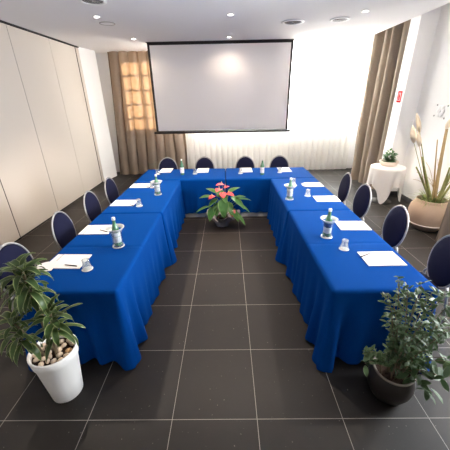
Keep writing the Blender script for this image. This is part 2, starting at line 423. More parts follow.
# ------------------------------------------------------------------ curtains
def curtain(name, path, z0, z1, amp, wl, m_, label, seed, amp_top=None, top_path=None, nz=14):
    rnd = random.Random(seed)
    P = [V((x, y, 0)) for x, y in path]; Q = [V((x, y, 0)) for x, y in (top_path or path)]
    seg = [(P[i+1]-P[i]).length for i in range(len(P)-1)]; Lt = sum(seg)
    n = int(Lt/0.022)
    def at(PP, s):
        s = max(0, min(1, s))*Lt
        for i, l in enumerate(seg):
            if s <= l or i == len(seg)-1:
                t = s/l; return PP[i].lerp(PP[i+1], t), (PP[i+1]-PP[i]).normalized()
            s -= l
    # uneven pleats: warp the phase
    ph = [0]
    for k in range(n): ph.append(ph[-1] + 2*pi*0.022/wl*rnd.choice((0.75, 0.9, 1.0, 1.15, 1.35)))
    k1, k2, k3 = rnd.uniform(0, 6), rnd.uniform(0, 6), rnd.uniform(0, 6)
    vs = []; fs = []
    for j in range(nz+1):
        t = j/nz; z = z0 + (z1-z0)*t
        a = amp*(1-t) + (amp_top if amp_top is not None else amp)*t
        for i in range(n+1):
            s = i/n
            c0, d0 = at(P, s); c1, d1 = at(Q, s)
            c = c0.lerp(c1, t); d = d0.lerp(d1, t).normalized(); nn = V((-d.y, d.x, 0))
            p = ph[i] + 0.35*sin(z*1.3+k1+s*7)
            off = a*(sin(p) + 0.28*sin(2*p+k2) + 0.3*sin(s*11+k3))
            al = a*0.55*cos(p)
            q = c + nn*off + d*al
            vs.append((q.x, q.y, z))
    for j in range(nz):
        for i in range(n):
            a = j*(n+1)+i; fs.append((a, a+1, a+n+2, a+n+1))
    m = MB(); m.add(vs, fs)
    o = m.build(name, m_)
    return tag(o, label, 'curtain')
curtain('window_curtain', [(-2.86, 7.12), (-0.72, 7.16)], 0.015, CEIL-0.005, 0.085, 0.30, M['beige'],
        'floor-length beige pleated curtain partly hidden behind the projection screen', 3, 0.06, [(-2.66, 7.16), (-0.80, 7.16)])
curtain('sheer_curtain', [(-0.80, 7.30), (4.05, 7.30)], 0.015, CEIL-0.004, 0.03, 0.17, M['sheer'],
        'wide white sheer curtain glowing with daylight across the back window', 8, 0.02)
curtain('window_curtain', [(3.80, 6.36), (3.96, 5.20)], 0.015, 3.49, 0.10, 0.30, M['beige_untinted'],
        'beige pleated curtain between the white sheer and the pillar with the red sign', 11, 0.09)
curtain('window_curtain', [(3.575, 2.62), (3.66, 2.2)], 0.015, 3.49, 0.045, 0.17, M['beige_untinted'],
        'beige curtain edge hanging beside the big round clay pot', 21, 0.04)

# ------------------------------------------------------------------ projection screen
sc = empty('projection_screen', (0.30, 6.0, 1.29))
tag(sc, 'large white projection screen with black border hanging from the ceiling', 'projection screen')
X0, X1, Z0, Z1 = -1.61, 1.60, 0.0, 1.90
box(X0+0.05, X1-0.05, -0.004, 0.004, Z0+0.05, Z1-0.045).build('screen_surface', M['screen'], sc)
m = MB(); m.box(X0, X0+0.05, -0.006, 0.006, Z0+0.04, Z1); m.box(X1-0.05, X1, -0.006, 0.006, Z0+0.04, Z1)
m.box(X0+0.05, X1-0.05, -0.006, 0.006, Z1-0.05, Z1); m.box(X0+0.05, X1-0.05, -0.006, 0.006, Z0+0.04, Z0+0.055)
m.build('black_border', M['screen_black'], sc)
box(X0-0.06, X1+0.06, -0.02, 0.02, Z0-0.012, Z0+0.036).build('bottom_bar', M['screen_black'], sc, bevel=0.006)
box(X0-0.02, X1+0.02, -0.03, 0.03, Z1, Z1+0.01).build('roller_slot', M['screen_black'], sc)

# ------------------------------------------------------------------ ceiling fittings
dl = empty('downlight', (0, 0, CEIL))
lathe([(0.036, -0.004), (0.058, -0.006), (0.06, 0.0)], n=28).build('trim_ring', M['vent'], dl)
lathe([(0.0, -0.0035), (0.038, -0.0035)], n=24).build('lamp', M['lamp'], dl)
LL = [(-1.5, 3.85, 'small bright downlight between the two round fittings on the cream-wall side'),
      (-1.48, 5.6, 'small bright downlight in the ceiling just above the beige curtain'),
      (0.495, 3.9, 'small bright downlight on the ceiling centre line, farther in front of the screen'),
      (0.488, 5.63, 'small bright downlight directly above the top edge of the projection screen'),
      (2.5, 3.88, 'small bright downlight in the ceiling beside the paler round vent')]
for i, (x, y, lb) in enumerate(LL):
    o = dl if i == 0 else copy_tree(dl)
    o.location = (x, y, CEIL); tag(o, lb, 'ceiling light', 'recessed downlights')
def vent(x, y, r, label, dark):
    o = empty('ceiling_vent', (x, y, CEIL)); tag(o, label, 'ceiling vent', 'round ceiling vents')
    lathe([(r*0.72, -0.004), (r*0.76, -0.014), (r, -0.010), (r*1.0, 0.0)], n=40).build('outer_ring', M['vent'], o)
    lathe([(0, -0.003), (r*0.74, -0.003)], n=40).build('backing', M['vent_dark'] if dark else M['grey_ring'], o)
    for k in range(3):
        q = r*(0.18+0.18*k); lathe([(q, -0.003), (q+r*0.008, -0.005), (q+r*0.034, -0.005), (q+r*0.042, -0.003)], n=32).build('louver_ring', M['grey_ring'] if dark else M['vent'], o)
    m = MB()
    for k in range(6):
        a = pi*k/6; c, s_ = cos(a)*r*0.72, sin(a)*r*0.72
        m.tube([(-c, -s_, -0.004), (c, s_, -0.004)], 0.003, 6)
    m.build('spokes', M['grey_ring'], o)
vent(1.54, 4.44, 0.19, 'round slotted ceiling vent with dark gaps, above the screen corner', True)
vent(2.285, 4.33, 0.16, 'round pale ceiling vent beside a downlight, towards the sheer curtain', False)
vent(-1.235, 3.10, 0.17, 'round slotted ceiling vent cut by the top edge of the picture', True)
o = empty('ceiling_speaker', (-1.505, 4.27, CEIL)); tag(o, 'flat round ceiling speaker with a thin dark rim', 'speaker')
lathe([(0.105, -0.002), (0.112, -0.008), (0.125, -0.006), (0.127, 0)], n=36).build('rim', M['grey_ring'], o)
lathe([(0, -0.006), (0.106, -0.004)], n=36).build('grille', M['ceiling'], o)

# ------------------------------------------------------------------ tables and cloths
TOP = 0.745
def table(x0, x1, y0, y1, label, low_strip=False):
    o = empty('conference_table', ((x0+x1)/2, (y0+y1)/2, 0)); tag(o, label, 'table', 'tables of the horseshoe')
    a, b = (x1-x0)/2-0.034, (y1-y0)/2-0.034
    box(-a, a, -b, b, TOP-0.036, TOP-0.009).build('tabletop', M['table'], o)
    for sx in (-1, 1):
        for sy in (-1, 1):
            x, y = sx*(a-0.24 if a < b else a-0.1), sy*(b-0.12)
            tube([(x, y, 0), (x, y, TOP-0.036)], 0.018, 10).build('leg', M['pale_metal'], o)
    if low_strip:
        box(-a+0.03, a-0.03, -b+0.0, -b+0.16, 0.0, 0.07).build('pale_strip', M['pale_metal'], o)  # low pale strip on the floor behind the front hem
def cloth(x0, x1, y0, y1, free, label, seed, crease=None, hem=0.026, push=(), cf=None):
    """free: sides that hang clear ('n','f','l','r'); the others meet a neighbouring table"""
    rnd = random.Random(seed)
    r = 0.03
    xa, xb, ya, yb = x0+r, x1-r, y0+r, y1-r
    nx, ny = int((xb-xa)/0.025), int((yb-ya)/0.025)
    X = [xa+(xb-xa)*i/nx for i in range(nx+1)]; Y = [ya+(yb-ya)*j/ny for j in range(ny+1)]
    if crease:
        k = min(range(1, ny), key=lambda j: abs(Y[j]-crease)); Y[k] = crease; Y[k-1] = crease-0.008; Y[k+1] = crease+0.008
    def zt(x, y):
        z = TOP + 0.0008*sin(x*9+seed)*sin(y*7)
        if crease and abs(y-crease) < 1e-6: z -= 0.004
        return z
    m = MB()
    m.add([(x, y, zt(x, y)) for y in Y for x in X],
          [(j*(nx+1)+i, j*(nx+1)+i+1, (j+1)*(nx+1)+i+1, (j+1)*(nx+1)+i) for j in range(ny) for i in range(nx)])
    # perimeter, counter-clockwise from the near-left corner, with a fan of normals at each corner
    per = []
    def fan(x, y, a0):
        for k in range(1, 7): a = a0 + pi/2*k/7; per.append((x, y, cos(a), sin(a)))
    for x in X: per.append((x, ya, 0, -1))
    fan(xb, ya, -pi/2)
    for y in Y: per.append((xb, y, 1, 0))
    fan(xb, yb, 0)
    for x in reversed(X): per.append((x, yb, 0, 1))
    fan(xa, yb, pi/2)
    for y in reversed(Y): per.append((xa, y, -1, 0))
    fan(xa, ya, pi)
    corners = {'nl': (xa, ya), 'nr': (xb, ya), 'fr': (xb, yb), 'fl': (xa, yb)}
    cf = cf or {}
    T = [0, 0.012, 0.03, 0.06, 0.1, 0.16, 0.23, 0.31, 0.4, 0.5, 0.6, 0.7, 0.8, 0.9, 1.0]
    ph = {k: rnd.uniform(0, 6) for k in 'nflr'}; wl = {k: rnd.uniform(0.24, 0.36) for k in 'nflr'}
    rows = []
    # radius rows
    for a in (0, 25, 50, 72, 90):
        aa = radians(a)
        rows.append([(px+nx_*r*sin(aa), py+ny_*r*sin(aa), zt(px, py)-r*(1-cos(aa))) for px, py, nx_, ny_ in per])
    for t in T[1:]:
        row = []
        for px, py, nx_, ny_ in per:
            g = {'n': max(0, -ny_), 'f': max(0, ny_), 'l': max(0, -nx_), 'r': max(0, nx_)}
            fr = sum(v*v for k, v in g.items() if k in free)
            s = px if abs(ny_) > abs(nx_) else py
            side = max(g, key=g.get)
            f = 0.020*sin(2*pi*s/wl[side]+ph[side]) + 0.012*sin(2*pi*s/(wl[side]*0.47)+ph[side]*2)
            off = (0.018 + f*min(1, t*1.6))*t*fr if fr > 0 else 0
            dx, dy = nx_*off, ny_*off
            zz = 0
            for cn, (cx, cy) in corners.items():
                A = cf.get(cn, 0.0)
                if A == 0: continue
                d = sqrt((px-cx)**2+(py-cy)**2); cornerpt = abs(nx_*ny_) > 1e-6
                both = cn[0] in free and cn[1] in free
                if both:
                    q = exp(-(d/0.055)**2) - 0.55*exp(-((d-0.115)/0.045)**2) + 0.55*exp(-((d-0.205)/0.05)**2) - 0.3*exp(-((d-0.30)/0.05)**2)
                    ux, uy = (nx_, ny_) if cornerpt else (nx_, ny_)
                else:
                    fs_ = cn[1] if cn[1] in free else cn[0]
                    q = (exp(-(d/0.09)**2) - 0.4*exp(-((d-0.2)/0.07)**2) + 0.3*exp(-((d-0.34)/0.08)**2))*(1 if g[fs_] > 0.5 else 0)
                    ux, uy = nx_, ny_
                dx += ux*A*q*t**1.15; dy += uy*A*q*t**1.15
                zz -= (hem-0.008)*exp(-(d/0.12)**2)
            z = TOP-r - (TOP-r-hem-zz*t*0 + (-zz)*1.0*0)*t
            if t > 0.9: z += zz*(t-0.9)/0.1
            for pside, pc, pw, pd in push:
                if side == pside:
                    q = exp(-(((py if side in 'lr' else px)-pc)/pw)**4)*min(1, t*3.2); dx -= nx_*pd*q; dy -= ny_*pd*q
            row.append((px+nx_*r+dx, py+ny_*r+dy, max(0.006, z)))
        rows.append(row)
    n = len(per); vs = [p for row in rows for p in row]
    fs = [(j*n+(i+1) % n, j*n+i, (j+1)*n+i, (j+1)*n+(i+1) % n) for j in range(len(rows)-1) for i in range(n)]
    m.add(vs, fs)
    return tag(m.build('tablecloth', M['blue'], weld=True), label, 'tablecloth', 'royal blue tablecloths')

LX0, LX1, RX0, RX1 = -1.235, -0.43, 1.185, 1.985
CH_L = (0.89, 1.67, 2.42, 3.13); CH_R = (0.96, 1.68, 2.53, 3.19); CH_B = (-0.85, -0.06, 0.79, 1.52)
table(LX0, LX1, 0.48, 2.09, 'table under the blue cloth closest to the white-potted plant')
table(LX0, LX1, 2.10, 3.66, 'table under the blue cloth in the middle of the cream-wall side')
table(RX0, RX1, 0.46, 2.09, 'table under the blue cloth closest to the dark-potted shrub')
table(RX0, RX1, 2.10, 3.66, 'table under the blue cloth in the middle of the side facing the cream wall')
table(LX0, 0.372, 3.67, 4.52, 'table under the blue cloth below the screen, on the beige-curtain half', True)
table(0.38, RX1, 3.67, 4.52, 'table under the blue cloth below the screen, on the sheer-curtain half', True)
pl = [('l', c, 0.29, 0.30) for c in CH_L]; pr = [('r', c, 0.28, 0.14) for c in CH_R]; pb = [('f', c, 0.28, 0.27) for c in CH_B]
cloth(LX0, LX1, 0.48, 2.09, 'nlr', 'royal blue tablecloth draped to the floor behind the white-potted plant', 1, 1.2, push=pl,
      cf={'nl': 0.08, 'nr': 0.085, 'fr': 0.03})
cloth(LX0, LX1+0.008, 2.10, 3.66, 'lr', 'royal blue tablecloth between the nearest cream-wall-side cloth and the back row', 2, None, push=pl, cf={'nr': 0.12, 'nl': 0.05})
cloth(RX0, RX1, 0.46, 2.09, 'nlr', 'royal blue tablecloth draped to the floor behind the dark-potted shrub', 4, 1.2, push=pr,
      cf={'nl': 0.08, 'nr': 0.08, 'fl': 0.03})
cloth(RX0-0.008, RX1, 2.10, 3.66, 'lr', 'royal blue tablecloth between the shrub-side cloth and the back row', 5, None, push=pr, cf={'nl': 0.09, 'nr': 0.05})
cloth(LX0, 0.372, 3.67, 4.52, 'nfl', 'royal blue tablecloth of the back row on the beige-curtain side of its seam', 6, None, push=pb, hem=0.10, cf={'fl': 0.05})
cloth(0.38, RX1, 3.67, 4.52, 'nfr', 'royal blue tablecloth of the back row on the sheer-curtain side of its seam', 7, None, push=pb, hem=0.10, cf={'fr': 0.05})

# ------------------------------------------------------------------ chairs (local +y faces the table)
def make_chair():
    o = empty('conference_chair', (0, 0, 0))
    # seat: a padded rounded square
    def rsq(a, b, n=28, e=3.2):
        pts = []
        for k in range(n):
            t = 2*pi*k/n; c, s_ = cos(t), sin(t)
            pts.append((a*abs(c)**(2/e)*(1 if c >= 0 else -1), b*abs(s_)**(2/e)*(1 if s_ >= 0 else -1)))
        return pts
    m = MB(); lev = [(0.94, 0.425), (1.0, 0.437), (1.0, 0.455), (0.95, 0.470), (0.8, 0.479), (0.45, 0.484)]
    vs = []; n = 28
    for q, z in lev:
        vs += [(x*q, y*q+0.015, z) for x, y in rsq(0.205, 0.20)]
    fs = [(j*n+i, j*n+(i+1) % n, (j+1)*n+(i+1) % n, (j+1)*n+i) for j in range(len(lev)-1) for i in range(n)]
    fs += [tuple(range(n-1, -1, -1)), tuple(range((len(lev)-1)*n, len(lev)*n))]
    m.add(vs, fs); m.build('seat', M['navy'], o)
    # oval back, leaning
    tilt = radians(8); cz, cy = 0.685, -0.215
    def bk(u, v, w):   # u across, v up along back, w towards the sitter
        return (u, cy - v*sin(tilt) + w*cos(tilt), cz + v*cos(tilt) + w*sin(tilt))
    A, B, n = 0.194, 0.240, 40
    def ell(q, k):
        t = 2*pi*k/n; return A*q*cos(t), B*q*sin(t)
    prof = [(0.0, 0.034), (0.5, 0.032), (0.8, 0.026), (0.95, 0.016), (1.0, 0.004), (0.97, -0.008), (0.9, -0.014), (0.0, -0.018)]
    vs = []; 
    for q, w in prof:
        for k in range(n):
            u, v = ell(max(q, 0.001), k); vs.append(bk(u, v, w))
    fs = [(j*n+i, (j+1)*n+i, (j+1)*n+(i+1) % n, j*n+(i+1) % n) for j in range(len(prof)-1) for i in range(n)]
    m = MB(); m.add(vs, fs); m.build('backrest', M['navy'], o)
    m = MB(); m.tube([bk(*ell(1.045, k), 0.0) for k in range(n)], 0.0095, 8, closed=True); m.build('back_frame', M['silver'], o)
    m = MB(); m.tube([bk(-0.042, B*1.03, 0.002), bk(0, B*1.06, 0.002), bk(0.042, B*1.03, 0.002)], 0.011, 8); m.build('back_grip', M['silver'], o)
    for s_ in (-1, 1):
        u, v = A*1.045*cos(radians(-42))*s_, B*1.045*sin(radians(-42))
        p = bk(u, v, 0)
        tube([p, (s_*0.185, -0.19, 0.47), (s_*0.19, -0.20, 0.40), (s_*0.20, -0.26, 0.0)], 0.011, 8).build('leg', M['silver'], o)
        tube([(s_*0.185, 0.17, 0.425), (s_*0.195, 0.19, 0.36), (s_*0.20, 0.205, 0.0)], 0.011, 8).build('leg', M['silver'], o)
    m = MB(); m.tube([(-0.185, 0.17, 0.42), (0.185, 0.17, 0.42), (0.185, -0.17, 0.42), (-0.185, -0.17, 0.42)], 0.010, 8, closed=True)
    m.build('seat_frame', M['silver'], o)
    return o
chair = make_chair(); first = True
CH = []
ordn = ['nearest', 'second nearest', 'third', 'farthest']
for y, d, lb in zip(CH_L, (-93, -88, -90, -92), ('half hidden by the leafy plant in the white pot', 'second from the white-potted plant', 'third from the white-potted plant', 'farthest from the white-potted plant')):
    CH.append((-1.25 if y > 1 else -1.29, y, radians(d), 'navy oval-back chair, cream-wall side, '+lb))
for y, d, lb in zip(CH_R, (84, 90, 93, 88), ('cut by the picture edge above the shrub', 'second from the shrub', 'third from the dark-potted shrub', 'farthest from the dark-potted shrub')):
    CH.append((2.10 if y > 1 else 2.15, y, radians(d), 'navy oval-back chair, clay-pot side, '+lb))
for x, d, lb in zip(CH_B, (180, 182, 179, 181), ('in front of the beige curtain', 'second from the beige curtain', 'third from the beige curtain', 'last in the row away from the beige curtain')):
    CH.append((x, 4.50, radians(d), 'navy oval-back chair, back row, '+lb))
for i, (x, y, a, lb) in enumerate(CH):
    o = chair if i == 0 else copy_tree(chair)
    o.location = (x, y, 0); o.rotation_euler = (0, 0, a); tag(o, lb, 'chair', 'navy chairs around the tables')

# ------------------------------------------------------------------ notepads, pens, glasses, coasters, bottles
def pad_mesh(w, h, rounded=False):
    m = MB()
    if rounded:
        pts = [(-w/2, -h/2+0.12)] 
        for k in range(13):
            a = pi + pi*k/12; pts.append((w/2*cos(a), -h/2+0.12+0.12*sin(a)))
        pts += [(w/2, h/2), (-w/2, h/2)]
        pts = pts[1:]
        m.prism(pts, 0, 0.006)
    else: m.box(-w/2, w/2, -h/2, h/2, 0, 0.006)
    return m
# local frame: +y is the far end as seen from the seat's opposite side (outer edge carries the ruled line)
pads = []
def place_pad(x, y, rz, label, w=0.235, h=0.325, rounded=False):
    o = pad_mesh(w, h, rounded).build('notepad', M['paper']); o.location = (x, y, TOP+0.0015); o.rotation_euler = (0, 0, rz)
    tag(o, label, 'notepad', 'white notepads on the tables')
    box(-w/2+0.002, w/2-0.002, h/2-0.056, h/2-0.051, 0.0058, 0.0066).build('ruled_line', M['grey_line'], o)
    box(-w/2+0.006, w/2-0.006, -h/2+0.006, h/2-0.006, -0.0014, 0.0).build('backing_card', M['grey_line'], o)
    return o
LP = [(-1.03, 0.925, 88), (-1.045, 1.595, 90), (-1.035, 2.465, 88), (-1.035, 3.315, 90)]
RP = [(1.762, 0.905, -90), (1.795, 1.605, -92), (1.80, 2.515, -91), (1.79, 3.215, -90)]
BP = [(-0.82, 4.375, 0), (-0.075, 4.325, 0), (0.785, 4.305, 0), (1.54, 4.28, 0)]
cards = ['nearest the white-potted plant', 'second from the white-potted plant, beside a bottle', 'third from the white-potted plant', 'fourth from the white-potted plant']
for (x, y, d), c in zip(LP, cards): place_pad(x, y, radians(d), 'white notepad on the cream-wall side, '+c)
c2 = ['with a pen at its corner nearest the shrub', 'second from the shrub, behind the blue-labelled bottle', 'third from the shrub', 'with a rounded end, fourth from the shrub']
for i, ((x, y, d), c) in enumerate(zip(RP, c2)): place_pad(x, y, radians(d), 'white notepad opposite the cream wall, '+c, rounded=(i == 3))
c3 = ['first from the beige curtain', 'second from the beige curtain', 'third from the beige curtain', 'last from the beige curtain']
for (x, y, d), c in zip(BP, c3): place_pad(x, y, radians(d), 'white notepad on the back row, '+c, h=0.36)
o = MB(); pts = [(-0.08, -0.06), (0.08, -0.06)] + [(0.08*cos(pi*k/10), 0.02+0.075*sin(pi*k/10)) for k in range(11)]
o.prism(pts, 0, 0.002); o = o.build('paper_leaflet', M['paper']); o.location = (-1.165, 0.835, TOP+0.0105); o.rotation_euler = (0, radians(0), radians(100))
tag(o, 'small round-ended white leaflet at the edge of the notepad by the plant', 'leaflet')

pen = empty('pen', (0, 0, 0))
tube([(0, -0.062, 0), (0, 0.055, 0)], 0.0042, 8).build('barrel', M['ink'], pen)
tube([(0, 0.055, 0), (0, 0.07, 0)], [0.0036, 0.001], 8).build('tip', M['silver'], pen)
tube([(0, -0.058, 0.0055), (0, -0.02, 0.0055)], 0.0014, 6).build('clip', M['silver'], pen)
PN = [(-0.965, 0.845, 78, 'on the notepad nearest the white-potted plant'), (-0.955, 1.545, 60, 'on the notepad beside the bottle, cream-wall side'),
      (-0.90, 2.36, 48, 'on the third notepad along the cream-wall side'), (-0.90, 3.22, 50, 'on the fourth notepad along the cream-wall side'),
      (1.645, 0.955, -62, 'on the notepad nearest the dark-potted shrub')]
for i, (x, y, d, lb) in enumerate(PN):
    o = pen if i == 0 else copy_tree(pen)
    o.location = (x, y, TOP+0.0078+0.0042); o.rotation_euler = (0, 0, radians(d)); tag(o, 'slim black pen lying '+lb, 'pen', 'pens on the notepads')

# upside-down flared tumbler on a small white paper coaster
gl = lathe([(0.039, 0.0), (0.0395, 0.004), (0.036, 0.02), (0.031, 0.045), (0.028, 0.065), (0.030, 0.088), (0.0305, 0.092), (0.026, 0.094), (0.0, 0.094)], n=24).build('drinking_glass', M['glass'])
co = lathe([(0.0, 0.0022), (0.044, 0.0022), (0.046, 0.001), (0.045, 0.0)], n=20, cap=(False, True)).build('paper_coaster', M['paper'])
GL = [(-0.80, 0.80, 'in front of the notepad nearest the white-potted plant'), (-0.79, 2.345, 'beside the third notepad on the cream-wall side'),
      (-0.82, 3.215, 'beside the fourth notepad on the cream-wall side'), (-0.93, 4.10, 'at the first notepad of the back row, by the beige curtain'),
      (-0.205, 4.07, 'at the second notepad of the back row from the beige curtain'), (0.665, 4.05, 'at the third notepad of the back row from the beige curtain'),
      (1.415, 4.07, 'at the last notepad of the back row from the beige curtain'), (1.575, 2.66, 'beside the third notepad from the dark-potted shrub'),
      (1.505, 1.09, 'beside the notepad nearest the dark-potted shrub'), (1.50, 3.27, 'at the round-ended notepad opposite the cream wall')]
for i, (x, y, lb) in enumerate(GL):
    a = gl if i == 0 else gl.copy(); b = co if i == 0 else co.copy()
    if i: C.objects.link(a); C.objects.link(b)
    b.location = (x, y, TOP+0.001); a.location = (x, y, TOP+0.0034)
    tag(a, 'upturned glass '+lb, 'glass', 'upturned drinking glasses'); tag(b, 'paper coaster under glass '+lb, 'coaster', 'coasters under the glasses')

def make_bottle(blue):
    o = empty('water_bottle', (0, 0, 0))
    lathe([(0.0, 0.003), (0.030, 0.0), (0.036, 0.006), (0.037, 0.03), (0.037, 0.15), (0.034, 0.175), (0.024, 0.205), (0.0155, 0.235), (0.0135, 0.262), (0.0145, 0.268), (0.0135, 0.275)], n=22).build('glass_body', M['bottle'], o)
    lathe([(0.0375, 0.038), (0.0380, 0.04), (0.0380, 0.098), (0.0375, 0.10)], n=22).build('label', M['label'], o)
    lathe([(0.0376, 0.104), (0.038, 0.106), (0.038, 0.142), (0.0376, 0.144)], n=22).build('upper_label', M['label_blue'] if blue else M['label'], o)
    lathe([(0.0150, 0.266), (0.0165, 0.270), (0.0165, 0.290), (0.014, 0.294), (0.0, 0.294)], n=16).build('cap', M['cap'], o)
    return o
def make_cooler():
    # double-walled clear cylinder with a flared rim
    o = lathe([(0.0, 0.004), (0.052, 0.002), (0.056, 0.006), (0.052, 0.02), (0.050, 0.10), (0.052, 0.14), (0.062, 0.175), (0.082, 0.200), (0.085, 0.203), (0.080, 0.203), (0.058, 0.177), (0.048, 0.14), (0.046, 0.02), (0.0, 0.012)], n=28).build('bottle_cooler', M['cooler'])
    lathe([(0.063, 0.176), (0.083, 0.2005), (0.0865, 0.204), (0.080, 0.2045), (0.060, 0.1785)], n=28).build('flared_rim', M['cooler_highlight'], o)
    lathe([(0.045, 0.0005), (0.0575, 0.0005), (0.0585, 0.006), (0.055, 0.012), (0.0535, 0.012)], n=28).build('base_ring', M['cooler_highlight'], o)
    return o
bt = make_bottle(False); btb = make_bottle(True)
BT = [(-0.675, 1.21, 0, True, 'beside the second notepad from the white-potted plant'), (-0.645, 2.84, 0, True, 'past the third notepad on the cream-wall side'),
      (-0.44, 4.02, 0, False, 'on the back row nearer the beige curtain'), (1.06, 3.92, 0, False, 'on the back row nearer the sheer curtain'),
      (1.285, 2.53, 0, True, 'on the table edge between the round-ended and third notepads'), (1.425, 1.35, 1, True, 'with a blue band, nearest the dark-potted shrub')]
cl0 = None; ub = {0: False, 1: False}
for x, y, k, cool, lb in BT:
    src = btb if k else bt
    o = src if not ub[k] else copy_tree(src); ub[k] = True
    o.location = (x, y, TOP+(0.014 if cool else 0.001)); tag(o, 'green glass water bottle '+lb, 'bottle', 'mineral water bottles')
    if cool:
        if cl0 is None: cl0 = make_cooler(); c = cl0
        else: c = copy_tree(cl0)
        c.location = (x, y, TOP+0.0005); tag(c, 'clear flared cooler holding the bottle '+lb, 'bottle cooler', 'clear bottle coolers')

# ------------------------------------------------------------------ plants
def dirv(az, el):
    return V((cos(az)*cos(el), sin(az)*cos(el), sin(el)))

# -- variegated plant in the tall white pot
PX, PY = -0.855, 0.225
pt = empty('potted_plant', (PX, PY, 0)); tag(pt, 'variegated green leafy plant in a tall tapered white pot with pebbles', 'plant')
lathe([(0.0, 0.0), (0.100, 0.0), (0.108, 0.008), (0.122, 0.15), (0.143, 0.36), (0.152, 0.375), (0.160, 0.445), (0.157, 0.452), (0.146, 0.450), (0.140, 0.40)], n=40).build('pot', M['white_pot'], pt)
lathe([(0.0, 0.412), (0.142, 0.408)], n=30).build('soil', M['soil'], pt)
rnd = random.Random(5)
st = MB(); lf = MB()
heads = [((-0.02, 0.02), (0.05, -0.07, 1.15), 0.012), ((0.03, -0.02), (0.145, -0.09, 0.85), 0.012), ((-0.05, -0.03), (-0.08, -0.12, 0.80), 0.010), ((0.0, 0.05), (-0.04, 0.0, 1.10), 0.010)]
for (bx, by), (hx, hy, hz), rr in heads:
    st.tube([(bx, by, 0.40), (bx*0.7+hx*0.3, by*0.7+hy*0.3, 0.40+(hz-0.40)*0.4), (hx, hy, hz)], [rr, rr*0.9, rr*0.7], 8)
    nl = 33
    for k in range(nl):
        t = k/(nl-1)
        az = k*2.39996 + rnd.uniform(-0.25, 0.25); el = radians(-8 + 78*t + rnd.uniform(-8, 8))
        L_ = rnd.uniform(0.14, 0.24)*(1.0 - 0.3*t)
        zz = hz - 0.18 + 0.21*t
        d = dirv(az, el)
        if PY + hy + d.y*L_ > 0.46 and zz < 0.78: L_ *= 0.75
        lf.leaf((hx, hy, zz), d, L_, rnd.uniform(0.030, 0.050), droop=rnd.uniform(1.0, 2.6), shape='lance', fold=rnd.uniform(0.1, 0.4), nseg=8, roll=rnd.uniform(-0.4, 0.4), wave=0.003)
st.build('stems', M['bark'], pt); lf.build('foliage', M['dracaena'], pt)
# pebbles
pos = []; tries = 0
while len(pos) < 26 and tries < 4000:
    tries += 1
    a, r_ = rnd.uniform(0, 2*pi), 0.118*sqrt(rnd.random()); x, y = r_*cos(a), r_*sin(a)
    if all((x-q[0])**2+(y-q[1])**2 > 0.040**2 for q in pos) and all((x-h[0][0])**2+(y-h[0][1])**2 > 0.026**2 for h in heads): pos.append((x, y))
for i, (x, y) in enumerate(pos):
    m = MB(); m.blob((0, 0, 0), (rnd.uniform(0.021, 0.028), rnd.uniform(0.016, 0.020), rnd.uniform(0.013, 0.018)), seed=i, jit=0.12, rot=rnd.uniform(0, 3))
    o = m.build('pebble', M['pebble2'] if i == 3 else M['pebble']); o.location = (PX+x, PY+y, 0.424)
    tag(o, 'tan pebble among cream ones in the tall white pot' if i == 3 else 'cream pebble '+('against the rim' if x*x+y*y > 0.0075 else 'close to the stems' if x*x+y*y < 0.0035 else 'between rim and stems')+' of the tall white pot, '+('table side' if abs(y) > abs(x) and y > 0 else 'viewer side' if abs(y) > abs(x) else 'shrub side' if x > 0 else 'wall side'), 'pebble', 'pebbles in the white pot')

# -- dusty green shrub in the dark round pot
QX, QY = 1.60, 0.19
pt = empty('potted_shrub', (QX, QY, 0)); tag(pt, 'dusty green bushy shrub in a dark brown round pot', 'plant')
lathe([(0.0, 0.0), (0.095, 0.0), (0.115, 0.02), (0.148, 0.09), (0.157, 0.15), (0.148, 0.21), (0.134, 0.245)], n=40).build('pot', M['dark_pot'], pt)
lathe([(0.134, 0.245), (0.139, 0.256), (0.133, 0.262), (0.122, 0.258), (0.118, 0.22)], n=40).build('rim', M['pot_rim'], pt)
lathe([(0.0, 0.222), (0.12, 0.215)], n=30).build('soil', M['soil'], pt)
rnd = random.Random(12); st = MB(); lf = MB()
tips = [(-0.20, -0.07, 1.09), (-0.12, -0.05, 1.02), (-0.24, -0.07, 0.98), (-0.03, -0.04, 1.02), (0.06, -0.03, 0.97), (0.14, -0.02, 0.93), (0.22, -0.02, 0.90), (-0.18, -0.06, 0.90), (-0.08, 0.0, 0.94),
        (0.04, 0.03, 0.92), (0.16, 0.05, 0.84), (0.26, -0.04, 0.82), (-0.15, -0.10, 0.78), (-0.02, -0.12, 0.80), (0.08, -0.12, 0.78), (0.2, -0.10, 0.74), (0.30, -0.02, 0.70),
        (-0.09, -0.14, 0.66), (0.03, -0.16, 0.62), (0.24, -0.12, 0.50), (-0.30, -0.12, 0.46), (-0.26, -0.08, 0.52), (0.18, -0.18, 0.40), (0.14, -0.2, 0.28), (-0.1, 0.02, 0.72), (0.3, 0.0, 0.60), (0.30, -0.08, 0.42), (0.22, -0.14, 0.34), (-0.06, -0.06, 0.56), (0.06, -0.04, 0.5)]
